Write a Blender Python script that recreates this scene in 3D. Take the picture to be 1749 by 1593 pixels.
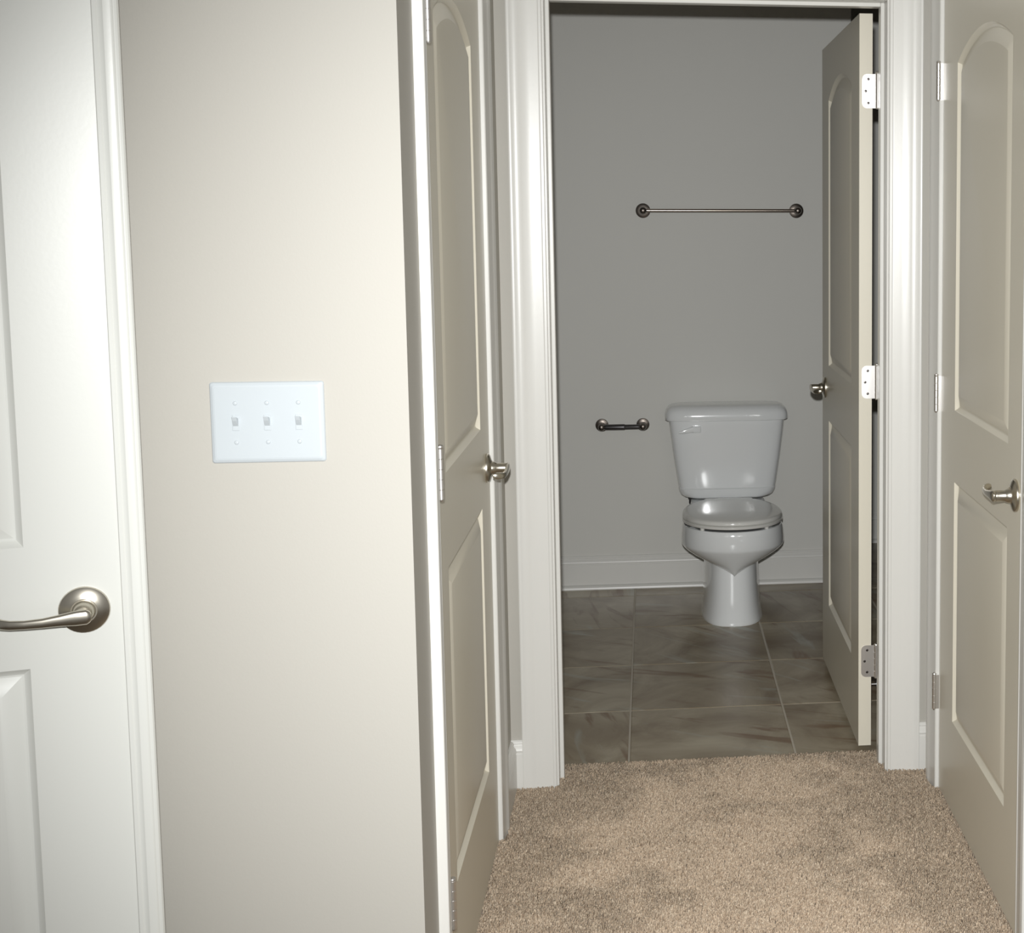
import bpy, bmesh, math, random
import numpy as np
from mathutils import Vector, Matrix

for o in list(bpy.data.objects):
    bpy.data.objects.remove(o)
scene = bpy.context.scene
C = scene.collection
PI = math.pi
random.seed(4)

# ------------------------------------------------------------------ camera, world, lights, exposure
CAM_H = 1.4665
yaw, pitch, roll = 0.1304, -0.1056, 0.0003
F = Vector((math.sin(yaw)*math.cos(pitch), math.cos(yaw)*math.cos(pitch), math.sin(pitch)))
R0 = Vector((math.cos(yaw), -math.sin(yaw), 0))
U0 = R0.cross(F)
RR = R0*math.cos(roll) + U0*math.sin(roll)
UU = RR.cross(F)
cam = bpy.data.cameras.new('camera')
cam_o = bpy.data.objects.new('camera', cam)
C.objects.link(cam_o)
W_, H_ = 1749.0, 1593.0
cam.sensor_fit = 'HORIZONTAL'
cam.sensor_width = 36.0
cam.lens = 2497.65/W_*36.0
cam.shift_x = (W_/2 - 1437.68)/W_
cam.shift_y = (641.81 - H_/2)/W_
cam.clip_start = 0.02
m = Matrix((RR, UU, -F)).transposed().to_4x4()
m.translation = Vector((0, 0, CAM_H))
cam_o.matrix_world = m
scene.camera = cam_o

world = bpy.data.worlds.new('world')
scene.world = world
world.use_nodes = True
bg = world.node_tree.nodes['Background']
bg.inputs[0].default_value = (1.0, 0.98, 0.94, 1)
bg.inputs[1].default_value = 0.21

# the camera's own pop-up flash, just above the lens
fl = bpy.data.lights.new('camera_flash', 'SPOT')
fl.energy = 418
fl.color = (0.99, 1.0, 0.995)
fl.spot_size = math.radians(76)
fl.spot_blend = 1.0
fl.shadow_soft_size = 0.016
fl_o = bpy.data.objects.new('camera_flash', fl)
C.objects.link(fl_o)
fl_o.location = (-0.013, 0.02, 1.561)
fl_o.rotation_euler = (F - RR*0.025 - UU*0.10).to_track_quat('-Z', 'Y').to_euler()

vs = scene.view_settings
vs.view_transform = 'Standard'
vs.look = 'None'
vs.exposure = 0.0
vs.gamma = 1.0
vs.use_curve_mapping = False

# ------------------------------------------------------------------ materials
def mat(name, col, rough=0.5, metal=0.0, spec=0.5, bump=None, var=None, coat=0.0):
    mt = bpy.data.materials.new(name)
    mt.use_nodes = True
    nt = mt.node_tree
    b = nt.nodes['Principled BSDF']
    b.inputs['Base Color'].default_value = (*col, 1)
    b.inputs['Roughness'].default_value = rough
    b.inputs['Metallic'].default_value = metal
    b.inputs['Specular IOR Level'].default_value = spec
    b.inputs['Coat Weight'].default_value = coat
    b.inputs['Coat Roughness'].default_value = 0.04
    tc = nt.nodes.new('ShaderNodeTexCoord')
    if var:                                     # var = (scale, amount): faint tone variation of the paint
        n = nt.nodes.new('ShaderNodeTexNoise')
        n.inputs['Scale'].default_value = var[0]
        n.inputs['Detail'].default_value = 4
        nt.links.new(tc.outputs['Object'], n.inputs['Vector'])
        mx = nt.nodes.new('ShaderNodeMix'); mx.data_type = 'RGBA'
        mx.inputs['A'].default_value = (*[c*(1-var[1]) for c in col], 1)
        mx.inputs['B'].default_value = (*[min(1, c*(1+var[1])) for c in col], 1)
        nt.links.new(n.outputs['Fac'], mx.inputs['Factor'])
        nt.links.new(mx.outputs['Result'], b.inputs['Base Color'])
    if bump:                                    # bump = (scale, strength, distance)
        n2 = nt.nodes.new('ShaderNodeTexNoise')
        n2.inputs['Scale'].default_value = bump[0]
        n2.inputs['Detail'].default_value = 3
        nt.links.new(tc.outputs['Object'], n2.inputs['Vector'])
        bp = nt.nodes.new('ShaderNodeBump')
        bp.inputs['Strength'].default_value = bump[1]
        bp.inputs['Distance'].default_value = bump[2]
        nt.links.new(n2.outputs['Fac'], bp.inputs['Height'])
        nt.links.new(bp.outputs['Normal'], b.inputs['Normal'])
    return mt

M = {}
M['wall'] = mat('wall_paint', (0.475, 0.455, 0.41), 0.62, bump=(260, 0.12, 0.001), var=(1.3, 0.015))
M['bath_wall'] = mat('bath_wall_paint', (0.70, 0.69, 0.65), 0.6, bump=(260, 0.12, 0.001), var=(1.3, 0.015))
M['ceiling'] = mat('ceiling_paint', (0.72, 0.71, 0.68), 0.8, bump=(200, 0.2, 0.001))
M['trim'] = mat('trim_paint', (0.745, 0.735, 0.70), 0.3, bump=(90, 0.05, 0.001), var=(2.0, 0.01))
M['door'] = mat('door_paint', (0.77, 0.725, 0.61), 0.34, bump=(150, 0.06, 0.001), var=(1.5, 0.01))
M['white_door'] = mat('white_door_paint', (0.725, 0.73, 0.69), 0.34, bump=(150, 0.06, 0.001), var=(1.5, 0.01))
M['nickel'] = mat('satin_nickel', (0.62, 0.58, 0.50), 0.28, metal=1.0, bump=(60, 0.02, 0.0005))
M['steel'] = mat('hinge_steel', (0.78, 0.76, 0.74), 0.36, metal=1.0, bump=(80, 0.03, 0.0005))
M['dark_metal'] = mat('dark_metal', (0.10, 0.09, 0.085), 0.35, metal=1.0, var=(8, 0.1))
M['plate'] = mat('switch_plastic', (0.53, 0.57, 0.595), 0.35, var=(5, 0.01))
M['porcelain'] = mat('porcelain', (0.87, 0.885, 0.885), 0.12, coat=0.6, var=(3, 0.01))
M['seat'] = mat('seat_plastic', (0.78, 0.77, 0.73), 0.14, coat=0.3, var=(3, 0.01))
M['rubber'] = mat('rubber', (0.03, 0.03, 0.03), 0.7, var=(9, 0.1))
M['blue'] = mat('blue_plastic', (0.03, 0.04, 0.22), 0.4, var=(9, 0.1))
M['grout'] = mat('grout', (0.56, 0.51, 0.43), 0.9, bump=(400, 0.3, 0.001), var=(9, 0.12))
M['backing'] = mat('carpet_backing', (0.30, 0.235, 0.175), 1.0, var=(30, 0.15))

def tile_material():
    mt = bpy.data.materials.new('slate_tile')
    mt.use_nodes = True
    nt = mt.node_tree; L = nt.links
    b = nt.nodes['Principled BSDF']
    geo = nt.nodes.new('ShaderNodeNewGeometry')
    inf = nt.nodes.new('ShaderNodeObjectInfo')
    off = nt.nodes.new('ShaderNodeVectorMath'); off.operation = 'SCALE'
    comb = nt.nodes.new('ShaderNodeCombineXYZ')
    L.new(inf.outputs['Random'], comb.inputs[0]); L.new(inf.outputs['Random'], comb.inputs[1]); L.new(inf.outputs['Random'], comb.inputs[2])
    L.new(comb.outputs[0], off.inputs[0]); off.inputs['Scale'].default_value = 40
    add = nt.nodes.new('ShaderNodeVectorMath'); add.operation = 'ADD'
    L.new(geo.outputs['Position'], add.inputs[0]); L.new(off.outputs[0], add.inputs[1])
    # rotate the veining a little differently on each tile
    rot = nt.nodes.new('ShaderNodeVectorRotate'); rot.rotation_type = 'Z_AXIS'
    ang = nt.nodes.new('ShaderNodeMath'); ang.operation = 'MULTIPLY_ADD'
    L.new(inf.outputs['Random'], ang.inputs[0]); ang.inputs[1].default_value = 1.6; ang.inputs[2].default_value = -1.4
    L.new(add.outputs[0], rot.inputs['Vector']); L.new(ang.outputs[0], rot.inputs['Angle'])
    n1 = nt.nodes.new('ShaderNodeTexNoise'); n1.inputs['Scale'].default_value = 3.2; n1.inputs['Detail'].default_value = 8; n1.inputs['Roughness'].default_value = 0.62; n1.inputs['Distortion'].default_value = 0.8
    L.new(rot.outputs[0], n1.inputs['Vector'])
    st = nt.nodes.new('ShaderNodeMapping'); st.inputs['Scale'].default_value = (9.0, 1.3, 1)
    L.new(rot.outputs[0], st.inputs['Vector'])
    n2 = nt.nodes.new('ShaderNodeTexNoise'); n2.inputs['Scale'].default_value = 1.6; n2.inputs['Detail'].default_value = 6; n2.inputs['Distortion'].default_value = 1.2
    L.new(st.outputs[0], n2.inputs['Vector'])
    r1 = nt.nodes.new('ShaderNodeValToRGB')
    e = r1.color_ramp.elements
    e[0].position = 0.32; e[0].color = (0.21, 0.155, 0.095, 1)
    e[1].position = 0.70; e[1].color = (0.50, 0.445, 0.335, 1)
    x = e.new(0.50); x.color = (0.34, 0.28, 0.195, 1)
    L.new(n1.outputs['Fac'], r1.inputs[0])
    r2 = nt.nodes.new('ShaderNodeValToRGB')
    e = r2.color_ramp.elements
    e[0].position = 0.57; e[0].color = (0, 0, 0, 1)
    e[1].position = 0.68; e[1].color = (1, 1, 1, 1)
    L.new(n2.outputs['Fac'], r2.inputs[0])
    mx = nt.nodes.new('ShaderNodeMix'); mx.data_type = 'RGBA'
    L.new(r2.outputs[0], mx.inputs['Factor']); L.new(r1.outputs[0], mx.inputs['A'])
    mx.inputs['B'].default_value = (0.17, 0.085, 0.035, 1)
    fac = nt.nodes.new('ShaderNodeMath'); fac.operation = 'MULTIPLY'; fac.inputs[1].default_value = 0.75
    L.new(r2.outputs[0], fac.inputs[0]); L.new(fac.outputs[0], mx.inputs['Factor'])
    r3 = nt.nodes.new('ShaderNodeValToRGB')
    e = r3.color_ramp.elements
    e[0].position = 0.27; e[0].color = (1, 1, 1, 1)
    e[1].position = 0.40; e[1].color = (0, 0, 0, 1)
    L.new(n2.outputs['Fac'], r3.inputs[0])
    f3 = nt.nodes.new('ShaderNodeMath'); f3.operation = 'MULTIPLY'; f3.inputs[1].default_value = 0.7
    L.new(r3.outputs[0], f3.inputs[0])
    mx2 = nt.nodes.new('ShaderNodeMix'); mx2.data_type = 'RGBA'
    L.new(f3.outputs[0], mx2.inputs['Factor']); L.new(mx.outputs['Result'], mx2.inputs['A'])
    mx2.inputs['B'].default_value = (0.44, 0.45, 0.40, 1)
    L.new(mx2.outputs['Result'], b.inputs['Base Color'])
    b.inputs['Roughness'].default_value = 0.34
    bp = nt.nodes.new('ShaderNodeBump'); bp.inputs['Strength'].default_value = 0.25; bp.inputs['Distance'].default_value = 0.003
    L.new(n1.outputs['Fac'], bp.inputs['Height']); L.new(bp.outputs[0], b.inputs['Normal'])
    return mt
M['tile'] = tile_material()

def carpet_material():
    mt = bpy.data.materials.new('carpet_pile')
    mt.use_nodes = True
    nt = mt.node_tree; L = nt.links
    b = nt.nodes['Principled BSDF']
    at = nt.nodes.new('ShaderNodeAttribute'); at.attribute_name = 'fibre'
    r = nt.nodes.new('ShaderNodeValToRGB')
    e = r.color_ramp.elements
    e[0].position = 0.0; e[0].color = (0.36, 0.258, 0.175, 1)
    e[1].position = 1.0; e[1].color = (0.82, 0.685, 0.53, 1)
    x = e.new(0.5); x.color = (0.61, 0.48, 0.352, 1)
    L.new(at.outputs['Fac'], r.inputs[0])
    L.new(r.outputs[0], b.inputs['Base Color'])
    b.inputs['Roughness'].default_value = 1.0
    b.inputs['Specular IOR Level'].default_value = 0.1
    b.inputs['Sheen Weight'].default_value = 0.15
    return mt
M['carpet'] = carpet_material()

# ------------------------------------------------------------------ helpers
def obj(name, bm, mt, parent=None, smooth=False, bevel=None, seg=2):
    me = bpy.data.meshes.new(name)
    bmesh.ops.recalc_face_normals(bm, faces=bm.faces)
    bm.to_mesh(me); bm.free()
    me.materials.append(M[mt])
    o = bpy.data.objects.new(name, me)
    C.objects.link(o)
    if parent: o.parent = parent
    if smooth:
        me.polygons.foreach_set('use_smooth', [True]*len(me.polygons))
        me.set_sharp_from_angle(angle=math.radians(smooth if smooth is not True else 40))
    if bevel:
        md = o.modifiers.new('bevel', 'BEVEL'); md.width = bevel; md.segments = seg; md.limit_method = 'ANGLE'
        md.angle_limit = math.radians(35)
    return o

def empty(name, loc, rz=0.0):
    o = bpy.data.objects.new(name, None)
    o.empty_display_size = 0.1
    C.objects.link(o)
    o.location = loc; o.rotation_euler = (0, 0, rz)
    return o

def tag(o, label, cat, group=None, kind=None):
    o['label'] = label; o['category'] = cat
    if group: o['group'] = group
    if kind: o['kind'] = kind
    return o

def add_box(bm, x0, x1, y0, y1, z0, z1):
    v = [bm.verts.new((x, y, z)) for z in (z0, z1) for y in (y0, y1) for x in (x0, x1)]
    for f in ((0, 2, 3, 1), (4, 5, 7, 6), (0, 1, 5, 4), (2, 6, 7, 3), (0, 4, 6, 2), (1, 3, 7, 5)):
        bm.faces.new([v[i] for i in f])
    return bm

def box(*a):
    return add_box(bmesh.new(), *a)

def loft(bm, rings, cap0=True, cap1=True, closed=True):
    vr = [[bm.verts.new(p) for p in r] for r in rings]
    n = len(rings[0])
    for a, b in zip(vr[:-1], vr[1:]):
        for i in range(n if closed else n-1):
            j = (i+1) % n
            bm.faces.new((a[i], a[j], b[j], b[i]))
    if cap0: bm.faces.new(list(reversed(vr[0])))
    if cap1: bm.faces.new(vr[-1])
    return bm

def lathe(bm, prof, origin, axis, n=28):
    """prof: list of (distance along axis, radius)."""
    axis = Vector(axis).normalized()
    u = axis.orthogonal().normalized(); w = axis.cross(u)
    o = Vector(origin)
    rings = [[o + axis*d + (u*math.cos(2*PI*i/n) + w*math.sin(2*PI*i/n))*max(r, 1e-4) for i in range(n)] for d, r in prof]
    return loft(bm, rings)

def sweep(bm, path, radii, up=(0, 0, 1), n=16, exp=2.0):
    """path: points; radii: (half-width sideways, half-height along up) per point."""
    path = [Vector(p) for p in path]
    rings = []
    for i, p in enumerate(path):
        t = (path[min(i+1, len(path)-1)] - path[max(i-1, 0)]).normalized()
        s = t.cross(Vector(up)).normalized(); q = s.cross(t).normalized()
        a, b = radii[i]
        ring = []
        for k in range(n):
            c, d = math.cos(2*PI*k/n), math.sin(2*PI*k/n)
            c = math.copysign(abs(c)**(2/exp), c); d = math.copysign(abs(d)**(2/exp), d)
            ring.append(p + s*a*c + q*b*d)
        rings.append(ring)
    return loft(bm, rings)

def superring(cx, cy, z, hx, hy, exp=4.0, n=48):
    r = []
    for k in range(n):
        t = 2*PI*k/n
        c, d = math.cos(t), math.sin(t)
        r.append((cx + hx*math.copysign(abs(c)**(2/exp), c), cy + hy*math.copysign(abs(d)**(2/exp), d), z))
    return r

# ------------------------------------------------------------------ measures
XL, XR = -0.371, 0.724            # side walls of the little hall
YS = 2.3055                       # face of the wall with the switches
YB = 3.7367                       # face of the end wall with the bathroom doorway
WT = 0.115                        # wall thickness
YW = 5.827                        # bathroom back wall
CEIL = 2.55
JL, JR, JH = -0.2505, 0.6065, 2.022      # jamb faces and head of the bathroom doorway
LD0, LD1 = 2.547, 3.395           # left hall door slab
RD1, RD0 = 3.585, 2.765           # right hall door slab (hinge end, latch end)
DT = 2.020                        # slab tops
HZ = (1.807, 1.034, 0.262)        # hinge centres
CW = 0.086                        # casing width

# ------------------------------------------------------------------ setting: walls
def wall(name, label, boxes, mt='wall'):
    bm = bmesh.new()
    for b in boxes: add_box(bm, *b)
    return tag(obj(name, bm, mt), label, 'ceiling' if mt == 'ceiling' else 'wall', kind='structure')

wall('wall_entry', 'bright cream painted wall carrying the white switch plate', [(-2.6, XL, YS, YS+WT, 0, CEIL)])
wall('wall_left', 'narrow shaded hall wall around the left hinged door',
     [(XL-WT, XL, YS+WT, LD0-0.022, 0, CEIL), (XL-WT, XL, LD1+0.022, YB, 0, CEIL), (XL-WT, XL, LD0-0.022, LD1+0.022, 2.045, CEIL)])
wall('wall_right', 'shaded hall wall around the right hand door',
     [(XR, XR+WT, 1.7, RD0-0.022, 0, CEIL), (XR, XR+WT, RD1+0.022, YB, 0, CEIL), (XR, XR+WT, RD0-0.022, RD1+0.022, 2.045, CEIL)])
wall('wall_end', 'end wall of the hall around the open bathroom doorway',
     [(-1.35, JL-0.018, YB, YB+WT, 0, CEIL), (JR+0.018, 2.05, YB, YB+WT, 0, CEIL), (JL-0.018, JR+0.018, YB, YB+WT, JH+0.018, CEIL)])
wall('wall_bath_back', 'grey bathroom wall behind the toilet, with the towel bar', [(-1.35, 0.80, YW, YW+WT, 0, CEIL)], 'bath_wall')
wall('wall_bath_left', 'bathroom wall hidden left of the doorway', [(-1.35-WT, -1.35, YB, YW+WT, 0, CEIL)], 'bath_wall')
wall('wall_bath_right', 'bathroom wall behind the open bathroom door', [(1.62, 1.62+WT, YB+WT, 6.53, 0, CEIL)], 'bath_wall')
wall('wall_bath_recess', 'deeper bathroom wall glimpsed through the hinge gap',
     [(0.80-WT, 0.80, YW+WT, 6.53, 0, CEIL), (0.80-WT, 1.62+WT, 6.53, 6.53+WT, 0, CEIL)], 'bath_wall')
wall('wall_light_block_left', 'unseen closet wall added to block light leaking under the left hall door',
     [(-1.35, -1.25, YS+WT, YB, 0, CEIL)])  # unseen, added so world light does not leak under the left door
wall('wall_light_block_right', 'unseen closet walls added to block light leaking under the right hall door',
     [(1.55, 1.65, 1.7, YB, 0, CEIL), (XR+WT, 1.55, 1.7, 1.8, 0, CEIL)])  # unseen shell added to keep the gap under the right door dark
wall('ceiling', 'plain ceiling over the hall and bathroom', [(-2.6, 2.05, 1.2, 6.53+WT, CEIL, CEIL+0.05)], 'ceiling')

# ------------------------------------------------------------------ setting: floors
floor = tag(obj('floor', box(-2.6, 2.05, -0.6, 3.868, -0.05, 0.0), 'backing'), 'beige cut pile carpet of the hall floor', 'carpet', kind='structure')

def carpet_pile():
    rng = np.random.default_rng(7)
    step = 0.0036
    def grid(x0, x1, y0, y1):
        xs = np.arange(x0, x1, step); ys = np.arange(y0, y1, step)
        g = np.stack(np.meshgrid(xs, ys), -1).reshape(-1, 2)
        return g + rng.uniform(-.5, .5, g.shape)*step*0.9
    P = np.concatenate([grid(XL-0.012, XR+0.012, 2.25, YB-0.012), grid(JL+0.001, JR-0.001, YB-0.012, 3.872)])
    # keep the pile clear of casings and jamb feet
    d = P[:, 1]
    keep = np.ones(len(P), bool)
    keep &= ~((P[:, 0] < XL+0.018) & (((d > LD0-0.009-CW) & (d < LD0-0.006)) | ((d > LD1+0.006) & (d < LD1+0.009+CW))))
    keep &= ~((P[:, 0] > XR-0.018) & (((d < RD0-0.006) & (d > RD0-0.009-CW)) | ((d < RD1+0.009+CW) & (d > RD1+0.006))))
    keep &= ~((P[:, 1] > YB-0.019) & ((P[:, 0] < JL) | (P[:, 0] > JR)))
    keep &= ~((P[:, 0] < XL+0.001) & ((d < LD0-0.003) | (d > LD1+0.003)))
    keep &= ~((P[:, 0] > XR-0.001) & ((d < RD0-0.003) | (d > RD1+0.003)))
    P = P[keep]
    n = len(P)
    def vnoise(p, s, seed):
        r = np.random.default_rng(seed); T = r.uniform(-1, 1, (64, 64))
        q = p*s + 100.3; i = np.floor(q).astype(int); f = q-i; f = f*f*(3-2*f)
        a = T[i[:, 0] % 64, i[:, 1] % 64]; b = T[(i[:, 0]+1) % 64, i[:, 1] % 64]
        c = T[i[:, 0] % 64, (i[:, 1]+1) % 64]; e = T[(i[:, 0]+1) % 64, (i[:, 1]+1) % 64]
        return (a*(1-f[:, 0])+b*f[:, 0])*(1-f[:, 1]) + (c*(1-f[:, 0])+e*f[:, 0])*f[:, 1]
    warp = np.stack([vnoise(P, 9, 11), vnoise(P, 9, 12)], -1)*0.05
    fld = vnoise(P+warp, 4.5, 1)*0.7 + vnoise(P+warp, 11, 2)*0.5 + vnoise(P, 26, 3)*0.3
    # trodden down the middle, standing up along the edges of the hall
    fld = fld - 1.1*np.clip(0.80-np.abs(P[:, 0]-0.20)/0.40 - 1.6*np.clip(P[:, 1]-3.45, 0, 1), -0.6, 0.55) + 0.15
    lean = np.tanh(fld*2.6)                     # +1 leans away from the hall entrance, -1 leans towards it
    h = rng.uniform(0.0085, 0.0125, n) - 0.0020*lean
    th = rng.uniform(0, 2*PI, n)
    L = np.stack([rng.normal(0, .0022, n), lean*0.0075 + rng.normal(0, .0022, n)], -1)
    rad = rng.uniform(0.0020, 0.0030, n)
    V = np.zeros((n, 6, 3))
    for k in range(3):
        a = th + k*2*PI/3
        V[:, k, 0] = P[:, 0] + np.cos(a)*rad; V[:, k, 1] = P[:, 1] + np.sin(a)*rad; V[:, k, 2] = -0.001
        V[:, 3+k, 0] = P[:, 0] + L[:, 0] + np.cos(a+.5)*rad*0.72; V[:, 3+k, 1] = P[:, 1] + L[:, 1] + np.sin(a+.5)*rad*0.72
        V[:, 3+k, 2] = h + (0.0012 if k == 0 else 0)
    base = (np.arange(n)*6)[:, None]
    T = np.array([[0, 1, 4, 3], [1, 2, 5, 4], [2, 0, 3, 5]])
    quads = (base[:, None, :] + T[None]).reshape(-1)
    tris = (base + np.array([[3, 4, 5]])).reshape(-1)
    me = bpy.data.meshes.new('carpet_pile')
    nl = len(quads) + len(tris); nf = len(quads)//4 + len(tris)//3
    me.vertices.add(n*6); me.vertices.foreach_set('co', V.reshape(-1))
    me.loops.add(nl); me.loops.foreach_set('vertex_index', np.concatenate([quads, tris]).astype(np.int32))
    me.polygons.add(nf)
    ls = np.concatenate([np.arange(len(quads)//4)*4, len(quads)+np.arange(len(tris)//3)*3]).astype(np.int32)
    me.polygons.foreach_set('loop_start', ls)
    me.update(calc_edges=True)
    at = me.attributes.new('fibre', 'FLOAT', 'POINT')
    tone = np.clip(rng.normal(0.5, 0.20, n), 0, 1)
    at.data.foreach_set('value', np.repeat(tone, 6).astype(np.float32))
    me.materials.append(M['carpet'])
    o = bpy.data.objects.new('carpet_pile', me)
    C.objects.link(o); o.parent = floor; o['kind'] = 'stuff'
    return o
carpet_pile()

bath_floor = tag(obj('floor_bathroom', box(-1.35, 1.62, 3.868, 6.53, -0.05, -0.0012), 'grout'), 'brown slate look tile floor of the bathroom', 'tile floor', kind='structure')
TX, TY, TS = -0.074, 4.317, 0.4572
def tiles():
    G = 0.0026
    cache = {}
    for i in range(-3, 4):
        for j in range(-1, 5):
            x0, x1 = max(TX+i*TS+G, -1.35), min(TX+(i+1)*TS-G, 1.62)
            y0, y1 = max(TY+j*TS+G, 3.869), min(TY+(j+1)*TS-G, 6.53)
            if y0 > YW and x1 < 0.8: continue
            if x1 < 0.8: y1 = min(y1, YW)
            if x1-x0 < .02 or y1-y0 < .02: continue
            w, h = round(x1-x0, 4), round(y1-y0, 4)
            if (w, h) not in cache:
                bm = bmesh.new(); c = 0.002
                rings = [[(sx*(w/2-q), sy*(h/2-q), z) for sx, sy in ((-1, -1), (1, -1), (1, 1), (-1, 1))] for q, z in ((0, -0.01), (0, -0.0015), (c, 0))]
                loft(bm, rings)
                me = bpy.data.meshes.new('tile'); bmesh.ops.recalc_face_normals(bm, faces=bm.faces); bm.to_mesh(me); bm.free()
                me.materials.append(M['tile']); cache[(w, h)] = me
            t = bpy.data.objects.new('tile', cache[(w, h)])
            C.objects.link(t); t.parent = bath_floor
            t.location = ((x0+x1)/2, (y0+y1)/2, random.uniform(-0.0004, 0.0004))
tiles()

# ------------------------------------------------------------------ setting: door casings, jambs and baseboards
CP = [(0, 0), (0, 0.0075), (0.002, 0.0095), (0.0075, 0.0100), (0.010, 0.0088), (0.0125, 0.0092), (0.032, 0.0108), (0.050, 0.0128),
      (0.057, 0.0150), (0.063, 0.0172), (0.069, 0.0180), (0.077, 0.0180), (0.081, 0.0170), (0.0835, 0.0176), (CW, 0.0165), (CW, 0)]

def casing_leg(parent, p0, a, n, ztop, zbot=0.0):
    p0, a, n = Vector(p0), Vector(a), Vector(n)
    bm = bmesh.new()
    r0 = [p0 + a*u + n*t + Vector((0, 0, zbot)) for u, t in CP]
    r1 = [p0 + a*u + n*t + Vector((0, 0, ztop+u)) for u, t in CP]
    loft(bm, [r0, r1])
    return obj('casing_leg', bm, 'trim', parent, smooth=28)

def casing_head(parent, p0, p1, n, ztop):
    p0, p1, n = Vector(p0), Vector(p1), Vector(n)
    a = (p1-p0).normalized()
    bm = bmesh.new()
    r0 = [p0 - a*u + n*t + Vector((0, 0, ztop+u)) for u, t in CP]
    r1 = [p1 + a*u + n*t + Vector((0, 0, ztop+u)) for u, t in CP]
    loft(bm, [r0, r1])
    return obj('casing_head', bm, 'trim', parent, smooth=28)

RV = 0.005
t1 = tag(empty('trim_1', (0, 0, 0)), 'white casing and jamb framing the open bathroom doorway', 'door frame', kind='structure')
casing_leg(t1, (JL-RV, YB, 0), (-1, 0, 0), (0, -1, 0), JH+RV)
casing_leg(t1, (JR+RV, YB, 0), (1, 0, 0), (0, -1, 0), JH+RV)
casing_head(t1, (JL-RV, YB, 0), (JR+RV, YB, 0), (0, -1, 0), JH+RV)
casing_leg(t1, (JL-RV, YB+WT, 0), (-1, 0, 0), (0, 1, 0), JH+RV)
casing_leg(t1, (JR+RV, YB+WT, 0), (1, 0, 0), (0, 1, 0), JH+RV)
casing_head(t1, (JL-RV, YB+WT, 0), (JR+RV, YB+WT, 0), (0, 1, 0), JH+RV)
obj('jamb', box(JL-0.018, JL, YB, YB+WT, 0, JH+0.018), 'trim', t1, bevel=0.0012)
obj('jamb', box(JR, JR+0.018, YB, YB+WT, 0, JH+0.018), 'trim', t1, bevel=0.0012)
obj('head_jamb', box(JL, JR, YB, YB+WT, JH, JH+0.018), 'trim', t1, bevel=0.0012)
S0, S1 = YB+0.042, YB+0.077
obj('door_stop_strip', box(JL, JL+0.0105, S0, S1, 0, JH), 'trim', t1, bevel=0.002)
obj('door_stop_strip', box(JR-0.0105, JR, S0, S1, 0, JH), 'trim', t1, bevel=0.002)
obj('head_stop_strip', box(JL+0.0105, JR-0.0105, S0, S1, JH-0.0105, JH), 'trim', t1, bevel=0.002)

def side_frame(name, label, X, nx, d0, d1):
    """Frame of a closed door in a side wall; nx points into the hall."""
    t = tag(empty(name, (0, 0, 0)), label, 'door frame', kind='structure')
    a, b = d0-0.003, d1+0.003
    zt = DT+0.003
    xs = sorted((X, X-nx*WT))
    obj('jamb', box(*xs, a-0.018, a, 0, zt+0.018), 'trim', t, bevel=0.0012)
    obj('jamb', box(*xs, b, b+0.018, 0, zt+0.018), 'trim', t, bevel=0.0012)
    obj('head_jamb', box(*xs, a, b, zt, zt+0.018), 'trim', t, bevel=0.0012)
    st = sorted((X-nx*0.038, X-nx*0.072))
    obj('door_stop_strip', box(*st, a, a+0.0105, 0, zt), 'trim', t)
    obj('door_stop_strip', box(*st, b-0.0105, b, 0, zt), 'trim', t)
    obj('head_stop_strip', box(*st, a+0.0105, b-0.0105, zt-0.0105, zt), 'trim', t)
    casing_leg(t, (X, a-0.006, 0), (0, -1, 0), (nx, 0, 0), zt+0.006)
    casing_leg(t, (X, b+0.006, 0), (0, 1, 0), (nx, 0, 0), zt+0.006)
    casing_head(t, (X, a-0.006, 0), (X, b+0.006, 0), (nx, 0, 0), zt+0.006)
    return t
side_frame('trim_2', 'white casing around the closed left hall door', XL, 1, LD0, LD1)
side_frame('trim_3', 'white casing around the closed right hall door', XR, -1, RD0, RD1)

BP = [(0, 0), (0.014, 0), (0.014, 0.098), (0.0125, 0.100), (0.0125, 0.104), (0.0145, 0.107), (0.0130, 0.113), (0.0085, 0.119), (0.0070, 0.123), (0.0085, 0.126), (0.0070, 0.130), (0.004, 0.1335), (0, 0.1335)]
SH = [(0.014, 0), (0.028, 0), (0.0275, 0.007), (0.0245, 0.013), (0.020, 0.0165), (0.014, 0.018)]
def baseboard(name, label, p0, p1, n, shoe=True):
    p0, p1, n = Vector(p0), Vector(p1), Vector(n)
    t = tag(empty(name, (0, 0, 0)), label, 'baseboard', kind='structure')
    for nm, pr in (('board', BP), ('shoe_moulding', SH)):
        if nm != 'board' and not shoe: continue
        bm = bmesh.new()
        loft(bm, [[p + n*a + Vector((0, 0, b)) for a, b in pr] for p in (p0, p1)])
        obj(nm, bm, 'trim', t, smooth=28)
baseboard('baseboard_bath_back', 'white moulded baseboard running behind the toilet', (-1.35, YW, 0), (0.80, YW, 0), (0, -1, 0))
baseboard('baseboard_bath_recess', 'baseboard of the deeper bathroom wall in the hinge gap', (0.80, 6.53, 0), (1.62, 6.53, 0), (0, -1, 0))
baseboard('baseboard_end_left', 'short baseboard piece left of the bathroom doorway casing', (XL, YB, 0), (JL-RV-CW, YB, 0), (0, -1, 0), False)
baseboard('baseboard_end_right', 'short baseboard piece right of the bathroom doorway casing', (JR+RV+CW, YB, 0), (XR, YB, 0), (0, -1, 0), False)
baseboard('baseboard_left', 'short baseboard piece past the left hall door', (XL, LD1+0.009+CW, 0), (XL, YB-0.0145, 0), (1, 0, 0), False)

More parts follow.
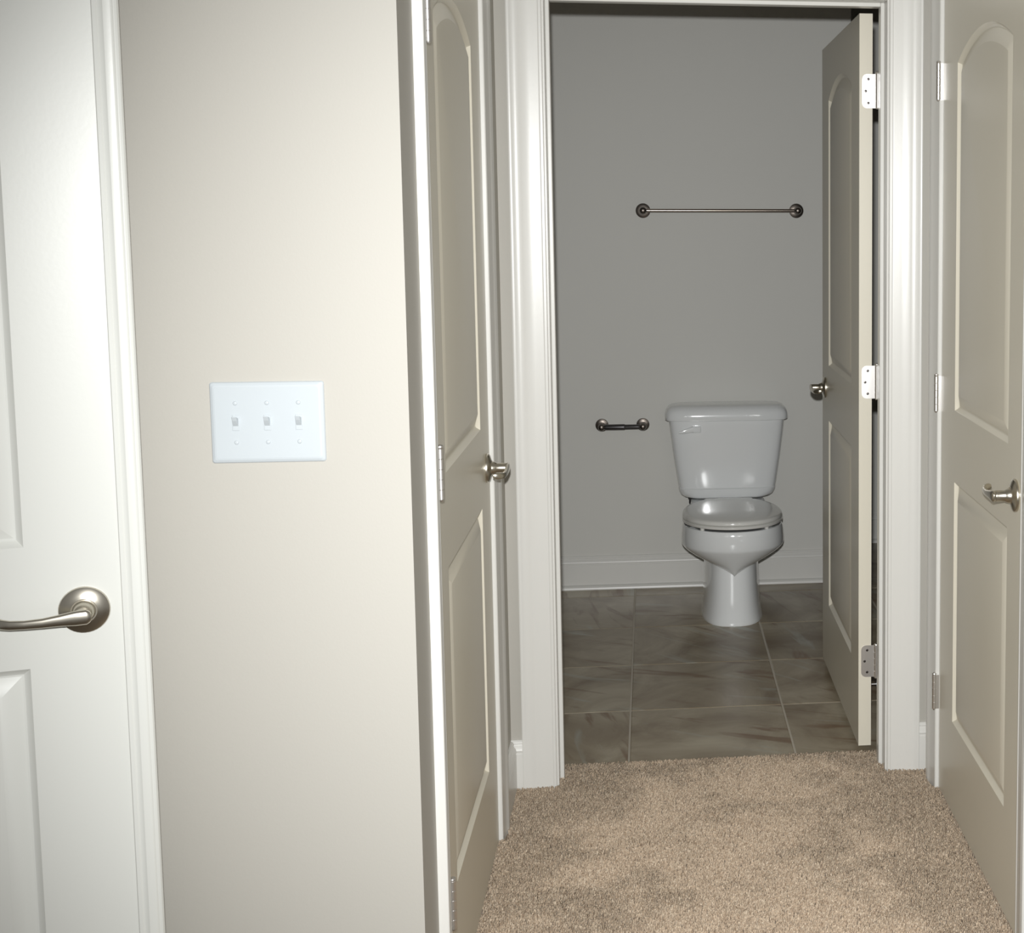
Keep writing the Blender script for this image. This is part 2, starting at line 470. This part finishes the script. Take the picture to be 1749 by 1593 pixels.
# ------------------------------------------------------------------ doors
def panel_ring(hw, z0, zs, R, d, n=20):
    """Outline of one panel, offset inwards by d.  zs: spring height of the arch (None: R is the straight top)."""
    if zs is None:
        return [(-hw+d, z0+d), (hw-d, z0+d), (hw-d, R-d), (-hw+d, R-d)]
    r = R[0]-d
    pts = [(-hw+d, z0+d), (hw-d, z0+d)]
    for k in range(n+1):
        x = (hw-d)*(1-2*k/n)
        pts.append((x, R[1]+math.sqrt(r*r-x*x)))
    return pts

def door_slab(parent, width, px0, px1, z0=0.012, z1=DT, T=0.035):
    """Moulded two panel door slab. Local x: 0 hinge edge .. width latch edge; y: 0 is the face, +T behind it."""
    bm = bmesh.new()
    c = (px0+px1)/2; hw = (px1-px0)/2
    zp1, zp2, zp3, zs, za = 0.240, 0.838, 1.0125, 1.836, 1.890
    rise = za-zs; Rr = (hw*hw+rise*rise)/(2*rise); zc = za-Rr
    prof = [(0, 0), (0.0030, 0.0040), (0.0070, 0.0085), (0.0095, 0.0098), (0.0120, 0.0100), (0.0400, 0.0003), (0.0415, 0.0)]
    zm = (zp2+zp3)/2
    for side in (0, 1):
        def P(x, z, d): return (c+x, d if side == 0 else T-d, z)
        for kind in (0, 1):
            rings = []
            for off, dep in prof:
                pr = panel_ring(hw, zp1, None, zp2, off) if kind == 0 else panel_ring(hw, zp3, zs, (Rr, zc), off)
                rings.append([bm.verts.new(P(x, z, dep)) for x, z in pr])
            for a, b in zip(rings[:-1], rings[1:]):
                for i in range(len(a)):
                    j = (i+1) % len(a)
                    bm.faces.new((a[i], a[j], b[j], b[i]))
            bm.faces.new(rings[-1])
            o = rings[0]
            if kind == 0:
                q = [bm.verts.new(P(x, z, 0)) for x, z in ((-c, z0), (width-c, z0), (width-c, zm), (-c, zm))]
                for i in range(4):
                    j = (i+1) % 4
                    bm.faces.new((q[i], q[j], o[j], o[i]))
            else:
                n = len(o)-2
                bl = bm.verts.new(P(-c, zm, 0)); br = bm.verts.new(P(width-c, zm, 0))
                sr = bm.verts.new(P(width-c, zs, 0)); sl = bm.verts.new(P(-c, zs, 0))
                tr = bm.verts.new(P(width-c, z1, 0)); tl = bm.verts.new(P(-c, z1, 0))
                top = [bm.verts.new(P(o[2+k].co.x-c, z1, 0)) for k in range(n)]
                bm.faces.new((bl, br, o[1], o[0]))
                bm.faces.new((br, sr, o[2], o[1])); bm.faces.new((sl, bl, o[0], o[1+n]))
                bm.faces.new((sr, tr, top[0], o[2])); bm.faces.new((tl, sl, o[1+n], top[-1]))
                for k in range(n-1):
                    bm.faces.new((o[2+k], top[k], top[k+1], o[3+k]))
    # edges of the slab
    for x in (0, width):
        v = [bm.verts.new((x, y, z)) for y, z in ((0, z0), (T, z0), (T, z1), (0, z1))]; bm.faces.new(v)
    for z in (z0, z1):
        v = [bm.verts.new((x, y, z)) for x, y in ((0, 0), (width, 0), (width, T), (0, T))]; bm.faces.new(v)
    bmesh.ops.remove_doubles(bm, verts=bm.verts, dist=1e-5)
    return obj('slab', bm, 'door', parent, smooth=22)

def lever_handle(parent, x, z, latch_dir, y0=0.0, out=-1):
    """Lever on the face y=y0, pointing away from the latch edge (towards -latch_dir in x)."""
    n = Vector((0, out, 0)); t = Vector((-latch_dir, 0, 0))
    p = Vector((x, y0, z))
    h = empty('lever_handle', (0, 0, 0)); h.parent = parent
    h['label'] = 'satin nickel lever handle with round rose'
    bm = bmesh.new()
    lathe(bm, [(0, 0.033), (0.0035, 0.0335), (0.006, 0.0325), (0.0085, 0.0285), (0.0105, 0.022), (0.012, 0.0175), (0.013, 0.017)], p, n, 40)
    obj('rose', bm, 'nickel', h, smooth=35)
    bm = bmesh.new()
    lathe(bm, [(0.0125, 0.0155), (0.016, 0.0150), (0.022, 0.0125), (0.024, 0.0112), (0.040, 0.0112), (0.0455, 0.0110), (0.0475, 0.0095), (0.048, 0.007)], p, n, 28)
    obj('neck', bm, 'nickel', h, smooth=35)
    bm = bmesh.new()
    pts, rad = [], []
    for s, o, zz, rw, rh in ((-0.0125, 0.0465, 0.0, 0.003, 0.0045), (-0.0105, 0.0468, 0.0, 0.0045, 0.0080), (-0.006, 0.047, 0.0, 0.005, 0.0108), (0.008, 0.0475, -0.0005, 0.0050, 0.0106), (0.026, 0.048, -0.0015, 0.0046, 0.0084), (0.048, 0.0485, -0.0030, 0.0042, 0.0068),
                            (0.070, 0.0475, -0.0035, 0.0040, 0.0062), (0.088, 0.045, -0.0030, 0.0041, 0.0066), (0.098, 0.041, -0.0020, 0.0042, 0.0072), (0.104, 0.0355, -0.0010, 0.0042, 0.0074), (0.1065, 0.030, 0.000, 0.0038, 0.0066), (0.107, 0.026, 0.001, 0.0024, 0.004)):
        pts.append(p + t*s + n*o + Vector((0, 0, zz))); rad.append((rw, rh))
    sweep(bm, pts, rad, n=18, exp=2.5)
    obj('lever', bm, 'nickel', h, smooth=35)
    return h

def hinge_barrel(parent, x, y, z, leafs=()):
    h = empty('hinge', (0, 0, 0)); h.parent = parent
    h['label'] = 'bright steel butt hinge'
    L = 0.089
    for k in range(5):
        bm = bmesh.new()
        a, b = z-L/2+k*L/5+0.0004, z-L/2+(k+1)*L/5-0.0004
        lathe(bm, [(0, 0.0052), (0.0005, 0.0057), (b-a-0.0005, 0.0057), (b-a, 0.0052)], (x, y, a), (0, 0, 1), 18)
        obj('knuckle', bm, 'steel', h, smooth=35)
    bm = bmesh.new()
    lathe(bm, [(-L/2-0.003, 0.003), (-L/2, 0.0048), (L/2, 0.0048), (L/2+0.0025, 0.0062), (L/2+0.005, 0.0056), (L/2+0.007, 0.003)], (x, y, z), (0, 0, 1), 18)
    obj('pin', bm, 'steel', h, smooth=35)
    for f in leafs: f(h, z)
    return h

# closed doors in the side walls
def closed_door(name, label, X, nx, hinge_y, latch_y, px0, px1, handle_z, kx, hx=-0.0015):
    d = tag(empty(name, (X, hinge_y, 0)), label, 'door', kind='structure')
    sgn = 1 if latch_y > hinge_y else -1
    # local x runs hinge -> latch; local -y points into the hall
    d.rotation_euler = (0, 0, PI/2*sgn)
    w = abs(latch_y-hinge_y)
    s = door_slab(d, w, px0, px1)
    lever_handle(d, w-0.062, handle_z, 1)
    for z in HZ:
        def leaf(h, z, d=d):
            bm = box(hx, hx+0.002, -kx+0.003, 0.003, z-0.0445, z+0.0445)
            obj('leaf', bm, 'steel', h)
        hinge_barrel(d, hx, -kx, z, (leaf,))
    return d
closed_door('door_1', 'closed two panel arch top door on the left side of the hall', XL, 1, LD0, LD1, 0.139, 0.690, 0.912, 0.011)
closed_door('door_2', 'closed two panel arch top door on the right side of the hall', XR, -1, RD1, RD0, 0.158, 0.688, 0.918, 0.0125, -0.010)

# bathroom door, swung open into the bathroom
BD = tag(empty('door_3', (0.5555, 3.879, 0)), 'open two panel bathroom door seen edge on beside the toilet', 'door', kind='structure')
BD.rotation_euler = (0, 0, PI/2)
BDW = 0.838
# local x -> world +Y, local y -> world -X ; the face we see looks towards -X, so mirror by using the back face (y = +0.035 side)
slab = door_slab(BD, BDW, 0.150, 0.672, z0=0.022, z1=2.008)
slab.location = (0, -0.035, 0)
lever_handle(BD, BDW-0.085, 0.935, 1, 0.0, 1)
for z in HZ:
    def leafs(h, z):
        # leaf screwed to the hinge edge of the door, facing the hall
        bm = bmesh.new()
        y0, y1, r = -0.0455, -0.007, 0.014
        pts = [(y0, z-0.0445), (y0, z+0.0445)]
        for k in range(7):
            a = PI/2*k/6
            pts.append((y1-r+r*math.sin(a), z+0.0445-r+r*math.cos(a)))
        for k in range(7):
            a = PI/2*k/6
            pts.append((y1-r+r*math.cos(a), z-0.0445+r-r*math.sin(a)))
        loft(bm, [[(xx, y, zz) for y, zz in pts] for xx in (-0.0022, 0.0005)])
        obj('leaf', bm, 'steel', h)
        for sy, sz in ((-0.0235, 0.031), (-0.0165, 0.0), (-0.0235, -0.031)):
            bm = bmesh.new()
            lathe(bm, [(0, 0.0036), (0.0005, 0.0036), (0.0008, 0.0016)], (-0.0022, sy, z+sz), (-1, 0, 0), 12)
            obj('screw', bm, 'dark_metal', h)
        bm = box(-0.0165, -0.0145, -0.0475, -0.0455, z-0.0445, z+0.0445)
        obj('jamb_leaf', bm, 'steel', h)
    hinge_barrel(BD, -0.0085, -0.0475, z, (leafs,))

# free standing leaf of the entry door, swung open in front of the switch wall
AL = math.radians(15)
rose = Vector((-0.8035, 2.157))
dv = Vector((math.cos(AL), math.sin(AL)))
EW = 0.838
hp = rose - dv*(EW-0.060)
ED = tag(empty('door_4', (hp.x, hp.y, 0), AL), 'nearest white door leaf with lever handle, standing open before the switch wall', 'door', kind='structure')
ed_slab = door_slab(ED, EW, 0.139, EW-0.132)
ed_slab.data.materials[0] = M['white_door']
lever_handle(ED, EW-0.060, 0.917, 1)
bm = bmesh.new()
AP = [(-0.0120, 0.0), (-0.0120, -0.003), (-0.0105, -0.0055), (-0.0060, -0.0062), (-0.0040, -0.0050), (0.000, -0.0062), (0.003, -0.0085), (0.012, -0.0095), (0.0145, -0.0088), (0.016, -0.0075), (0.018, -0.0072), (0.0205, -0.0060), (0.0225, -0.003), (0.0225, 0.006), (0.0005, 0.006), (0.0005, 0.0)]
loft(bm, [[(EW+x, y, z) for x, y in AP] for z in (0.012, DT)])
obj('astragal', bm, 'white_door', ED, smooth=28)

# ------------------------------------------------------------------ things: switch plate
def switch_plate():
    t = tag(empty('switch_plate', (-0.5793, YS, 1.1615)), 'white three gang toggle switch plate on the cream wall', 'light switch')
    hw, hh = 0.0835, 0.0620
    bm = bmesh.new()
    def rr(q, y, r=0.004):
        pts = []
        for cx, cz, a0 in ((1, 1, 0), (-1, 1, PI/2), (-1, -1, PI), (1, -1, 3*PI/2)):
            for k in range(5):
                a = a0+PI/2*k/4
                pts.append((cx*(hw-q-r)+r*math.cos(a), y, cz*(hh-q-r)+r*math.sin(a)))
        return pts
    loft(bm, [rr(0, 0), rr(0, -0.0022), rr(0.0015, -0.0042), rr(0.005, -0.0058), rr(0.0075, -0.0062)])
    obj('plate', bm, 'plate', t)
    for i in (-1, 0, 1):
        x = i*0.04604
        g = obj('toggle_frame', loft(bmesh.new(), [[(x+sx*(0.0052-q), y, sz*(0.0120-q)) for sx, sz in ((-1, -1), (1, -1), (1, 1), (-1, 1))] for q, y in ((0, -0.006), (0, -0.0069), (0.0008, -0.0073))]), 'plate', t)
        bm = bmesh.new()
        loft(bm, [[(x+sx*a, y+sz*dy, zc+sz*b) for sx, sz in ((-1, -1), (1, -1), (1, 1), (-1, 1))] for y, zc, a, b, dy in
                  ((-0.0070, 0.0008, 0.0040, 0.0060, 0), (-0.0120, 0.0042, 0.0037, 0.0048, -0.0008), (-0.0165, 0.0072, 0.0033, 0.0034, -0.0015), (-0.0172, 0.0076, 0.0026, 0.0026, -0.0015))])
        obj('toggle', bm, 'plate', t, bevel=0.0006)
        for sz in (-1, 1):
            bm = bmesh.new()
            lathe(bm, [(0.0060, 0.0033), (0.0068, 0.0033), (0.0078, 0.0025), (0.0081, 0.0010)], (x, 0, sz*0.0300), (0, -1, 0), 16)
            obj('screw', bm, 'plate', t, smooth=30)
switch_plate()

# ------------------------------------------------------------------ things: towel bar, paper holder
def towel_bar():
    x0, x1, z = -0.0225, 0.5815, 1.506
    t = tag(empty('towel_bar', (0, YW, 0)), 'long brushed metal towel bar on the grey bathroom wall', 'towel bar')
    for x in (x0, x1):
        p = empty('bar_post', (0, 0, 0)); p.parent = t
        bm = bmesh.new()
        lathe(bm, [(0, 0.0285), (0.003, 0.0288), (0.006, 0.0272), (0.0075, 0.022), (0.0085, 0.0135), (0.010, 0.0125)], (x, 0, z), (0, -1, 0), 32)
        obj('rose', bm, 'dark_nickel', p, smooth=35)
        bm = bmesh.new()
        lathe(bm, [(0.009, 0.0115), (0.02, 0.010), (0.045, 0.0100), (0.052, 0.0125), (0.062, 0.0145), (0.072, 0.0145), (0.080, 0.0115), (0.083, 0.006)], (x, 0, z), (0, -1, 0), 24)
        obj('arm', bm, 'dark_nickel', p, smooth=35)
    bm = bmesh.new()
    lathe(bm, [(0, 0.0068), (x1-x0, 0.0068)], (x0, -0.066, z), (1, 0, 0), 20)
    obj('rod', bm, 'bar', t, smooth=35)
M['dark_nickel'] = mat('aged_nickel', (0.15, 0.13, 0.115), 0.30, metal=1.0, bump=(60, 0.03, 0.0005))
M['bar'] = mat('brushed_bar', (0.36, 0.31, 0.27), 0.22, metal=1.0, bump=(60, 0.02, 0.0005))
M['roller'] = mat('roller', (0.16, 0.155, 0.16), 0.38, metal=1.0, bump=(60, 0.02, 0.0005))
towel_bar()

def paper_holder():
    z = 0.660
    t = tag(empty('paper_holder', (0, YW, 0)), 'empty metal toilet paper holder on the wall left of the toilet', 'paper holder')
    X0, X1 = -0.1955, -0.0345
    for x in (X0, X1):
        p = empty('holder_post', (0, 0, 0)); p.parent = t
        bm = bmesh.new()
        lathe(bm, [(0, 0.0255), (0.003, 0.0258), (0.006, 0.0242), (0.0075, 0.019), (0.0085, 0.013), (0.010, 0.012)], (x, 0, z), (0, -1, 0), 32)
        obj('rose', bm, 'dark_nickel', p, smooth=35)
        bm = bmesh.new()
        lathe(bm, [(0.009, 0.011), (0.02, 0.0095), (0.045, 0.0095), (0.052, 0.012), (0.060, 0.0145), (0.070, 0.0145), (0.078, 0.011), (0.081, 0.005)], (x, 0, z), (0, -1, 0), 24)
        obj('arm', bm, 'dark_nickel', p, smooth=35)
    bm = bmesh.new()
    m_ = (X1-X0)
    lathe(bm, [(0.012, 0.0085), (0.018, 0.0115), (m_*0.53, 0.0118), (m_*0.55, 0.0122), (m_*0.57, 0.0100), (m_-0.018, 0.0098), (m_-0.012, 0.0075)], (X0, -0.066, z), (1, 0, 0), 24)
    obj('roller', bm, 'roller', t, smooth=35)
paper_holder()

# ------------------------------------------------------------------ things: toilet
def toilet():
    cx = 0.290
    t = tag(empty('toilet', (cx, 0, 0)), 'white two piece toilet with closed lid, facing the doorway', 'toilet')
    N = 64
    yc = 5.295
    def egg(z, hw, yf, yb, ef=2.0, eb=2.6):
        r = []
        for k in range(N):
            a = 2*PI*k/N
            c, s = math.cos(a), math.sin(a)
            e = ef if s < 0 else eb
            x = hw*math.copysign(abs(c)**(2/e), c)
            y = yc + (yc-yf if s < 0 else yb-yc)*math.copysign(abs(s)**(2/e), s)
            r.append((x, y, z))
        return r
    # bowl with its undercut chin
    bm = bmesh.new()
    rings = [egg(z, hw, yf, yb) for z, hw, yf, yb in (
        (0.186, 0.004, 5.196, 5.40), (0.200, 0.034, 5.181, 5.42), (0.215, 0.064, 5.168, 5.44), (0.230, 0.094, 5.156, 5.46), (0.245, 0.123, 5.144, 5.48),
        (0.260, 0.149, 5.132, 5.50), (0.275, 0.170, 5.121, 5.52), (0.286, 0.1815, 5.113, 5.54), (0.292, 0.1855, 5.109, 5.55), (0.298, 0.1870, 5.107, 5.56), (0.320, 0.1865, 5.105, 5.57), (0.346, 0.1845, 5.106, 5.575),
        (0.358, 0.1830, 5.108, 5.575), (0.3645, 0.1805, 5.111, 5.572), (0.3660, 0.1775, 5.114, 5.569), (0.3645, 0.1745, 5.117, 5.566), (0.340, 0.172, 5.120, 5.563), (0.335, 0.12, 5.17, 5.52))]
    loft(bm, rings)
    obj('bowl', bm, 'porcelain', t, smooth=24)
    # pedestal
    bm = bmesh.new()
    def ped(z, hw, yf, yb, e=3.0):
        y0 = (yf+yb)/2
        return [(hw*math.copysign(abs(math.cos(2*PI*k/N))**(2/e), math.cos(2*PI*k/N)), y0+(yb-yf)/2*math.copysign(abs(math.sin(2*PI*k/N))**(2/e), math.sin(2*PI*k/N)), z) for k in range(N)]
    loft(bm, [ped(z, hw, yf, 5.66, e) for z, hw, yf, e in ((0.0, 0.1135, 5.196, 2.7), (0.004, 0.1145, 5.195, 2.7), (0.012, 0.1135, 5.196, 2.7), (0.03, 0.1100, 5.200, 2.7), (0.07, 0.1055, 5.206, 2.7), (0.13, 0.1020, 5.210, 2.7), (0.20, 0.1000, 5.212, 2.7), (0.27, 0.0985, 5.214, 2.7), (0.31, 0.0975, 5.216, 2.7))])
    obj('pedestal', bm, 'porcelain', t, smooth=30)
    # deck that carries the tank
    bm = bmesh.new()
    loft(bm, [superring(0, 5.62, z, hx, hy, 4.0) for z, hx, hy in ((0.26, 0.10, 0.12), (0.34, 0.135, 0.15), (0.368, 0.145, 0.16), (0.386, 0.142, 0.070))])
    obj('deck', bm, 'porcelain', t, smooth=30)
    # seat and lid
    def outline(z, q, dy=0.0):
        return egg(z-0.006, 0.1835-q, 5.100+q+dy, 5.572-q, 2.05, 2.25)
    bm = bmesh.new()
    loft(bm, [outline(0.3815, 0.006), outline(0.3825, 0.002), outline(0.386, 0), outline(0.392, 0.0), outline(0.3945, 0.004)])
    obj('seat', bm, 'seat', t, smooth=35)
    bm = bmesh.new()
    loft(bm, [outline(0.3965, 0.004), outline(0.3975, 0.001), outline(0.4015, 0.0005), outline(0.4075, 0.002), outline(0.4110, 0.006), outline(0.4135, 0.014), outline(0.4175, 0.035), outline(0.4210, 0.07), outline(0.4235, 0.12), outline(0.4245, 0.17)])
    obj('lid', bm, 'seat', t, smooth=35)
    for x, yy in ((-0.115, 5.165), (0.115, 5.165), (-0.16, 5.40), (0.16, 5.40)):
        bm = bmesh.new(); lathe(bm, [(0, 0.008), (0.0415, 0.008)], (x, yy, 0.335), (0, 0, 1), 14)
        obj('bumper', bm, 'seat', t)
    for s in (-1, 1):
        bm = bmesh.new()
        loft(bm, [superring(s*0.07, 5.574, z, hx, hy, 4, 24) for z, hx, hy in ((0.365, 0.026, 0.016), (0.392, 0.026, 0.016), (0.400, 0.022, 0.013), (0.402, 0.015, 0.008))])
        obj('seat_hinge', bm, 'seat', t, smooth=35)
    # tank
    yt = 5.705
    bm = bmesh.new()
    rings = []
    for z, hx, hy, e in ((0.389, 0.130, 0.070, 3.5), (0.392, 0.152, 0.080, 3.8), (0.397, 0.168, 0.086, 4.2), (0.406, 0.1795, 0.0895, 4.8), (0.420, 0.1865, 0.0925, 5.0), (0.4305, 0.1895, 0.0945, 5.0),
                         (0.4345, 0.1890, 0.0905, 5.0), (0.45, 0.1920, 0.0905, 5.0), (0.55, 0.2070, 0.0925, 5.2), (0.65, 0.2195, 0.0945, 5.4), (0.705, 0.2255, 0.0955, 5.4)):
        rings.append(superring(0, yt, z, hx, hy, e, 80))
    loft(bm, rings)
    obj('tank', bm, 'porcelain', t, smooth=26)
    bm = bmesh.new()
    rings = []
    for z, q in ((0.6985, 0.004), (0.700, 0.001), (0.706, 0.0), (0.716, 0.0), (0.728, 0.002), (0.739, 0.0075), (0.747, 0.0155), (0.7525, 0.026), (0.7555, 0.040), (0.757, 0.060)):
        rings.append(superring(0, yt-0.002, z, 0.2390-q, 0.1060-q*0.95, 5.0, 80))
    loft(bm, rings)
    obj('tank_lid', bm, 'porcelain', t, smooth=30)
    # flush lever
    fx, fz, fy = -0.122, 0.668, yt-0.0955
    h = empty('flush_lever', (0, 0, 0)); h.parent = t
    bm = box(fx-0.016, fx+0.020, fy-0.013, fy+0.006, fz-0.013, fz+0.013)
    obj('pivot', bm, 'porcelain', h, bevel=0.004)
    bm = bmesh.new()
    sweep(bm, [(fx-0.010, fy-0.016, fz+0.001), (fx-0.030, fy-0.018, fz-0.003), (fx-0.052, fy-0.020, fz-0.008), (fx-0.066, fy-0.020, fz-0.010)], [(0.005, 0.0115), (0.005, 0.0095), (0.004, 0.006), (0.003, 0.003)], n=14, exp=3)
    obj('lever', bm, 'porcelain', h, smooth=35)
    # water supply under the tank
    bm = bmesh.new()
    lathe(bm, [(0, 0.010), (0.006, 0.013), (0.020, 0.013), (0.022, 0.016), (0.032, 0.016)], (-0.136, 5.700, 0.358), (0, 0, 1), 12)
    obj('supply_nut', bm, 'rubber', t, smooth=30)
    bm = bmesh.new()
    path = [(-0.136, 5.700, 0.360), (-0.134, 5.700, 0.32), (-0.120, 5.715, 0.27), (-0.112, 5.74, 0.22), (-0.112, 5.79, 0.17), (-0.112, 5.827, 0.165)]
    sweep(bm, path, [(0.005, 0.005)]*len(path), up=(1, 0, 0.01), n=12)
    obj('supply_hose', bm, 'steel', t, smooth=40)
    bm = bmesh.new()
    sweep(bm, [(-0.168, 5.745, 0.314), (-0.155, 5.742, 0.316), (-0.135, 5.715, 0.318)], [(0.003, 0.004), (0.003, 0.003), (0.002, 0.002)], n=10)
    obj('hose_tag', bm, 'blue', t, smooth=40)
    return t
toilet()

def door_stop():
    t = tag(empty('door_bumper', (0.5905, 4.318, 0.052)), 'thin bright door bumper rod low behind the open bathroom door', 'door stop')
    bm = bmesh.new(); lathe(bm, [(0, 0.011), (0.004, 0.010), (0.006, 0.0035), (0.085, 0.0035)], (0, 0, 0), (1, 0, 0), 16); obj('rod', bm, 'steel', t, smooth=35)
    bm = bmesh.new(); lathe(bm, [(0.083, 0.007), (0.094, 0.0075), (0.098, 0.004)], (0, 0, 0), (1, 0, 0), 14); obj('tip', bm, 'plate', t, smooth=35)
door_stop()
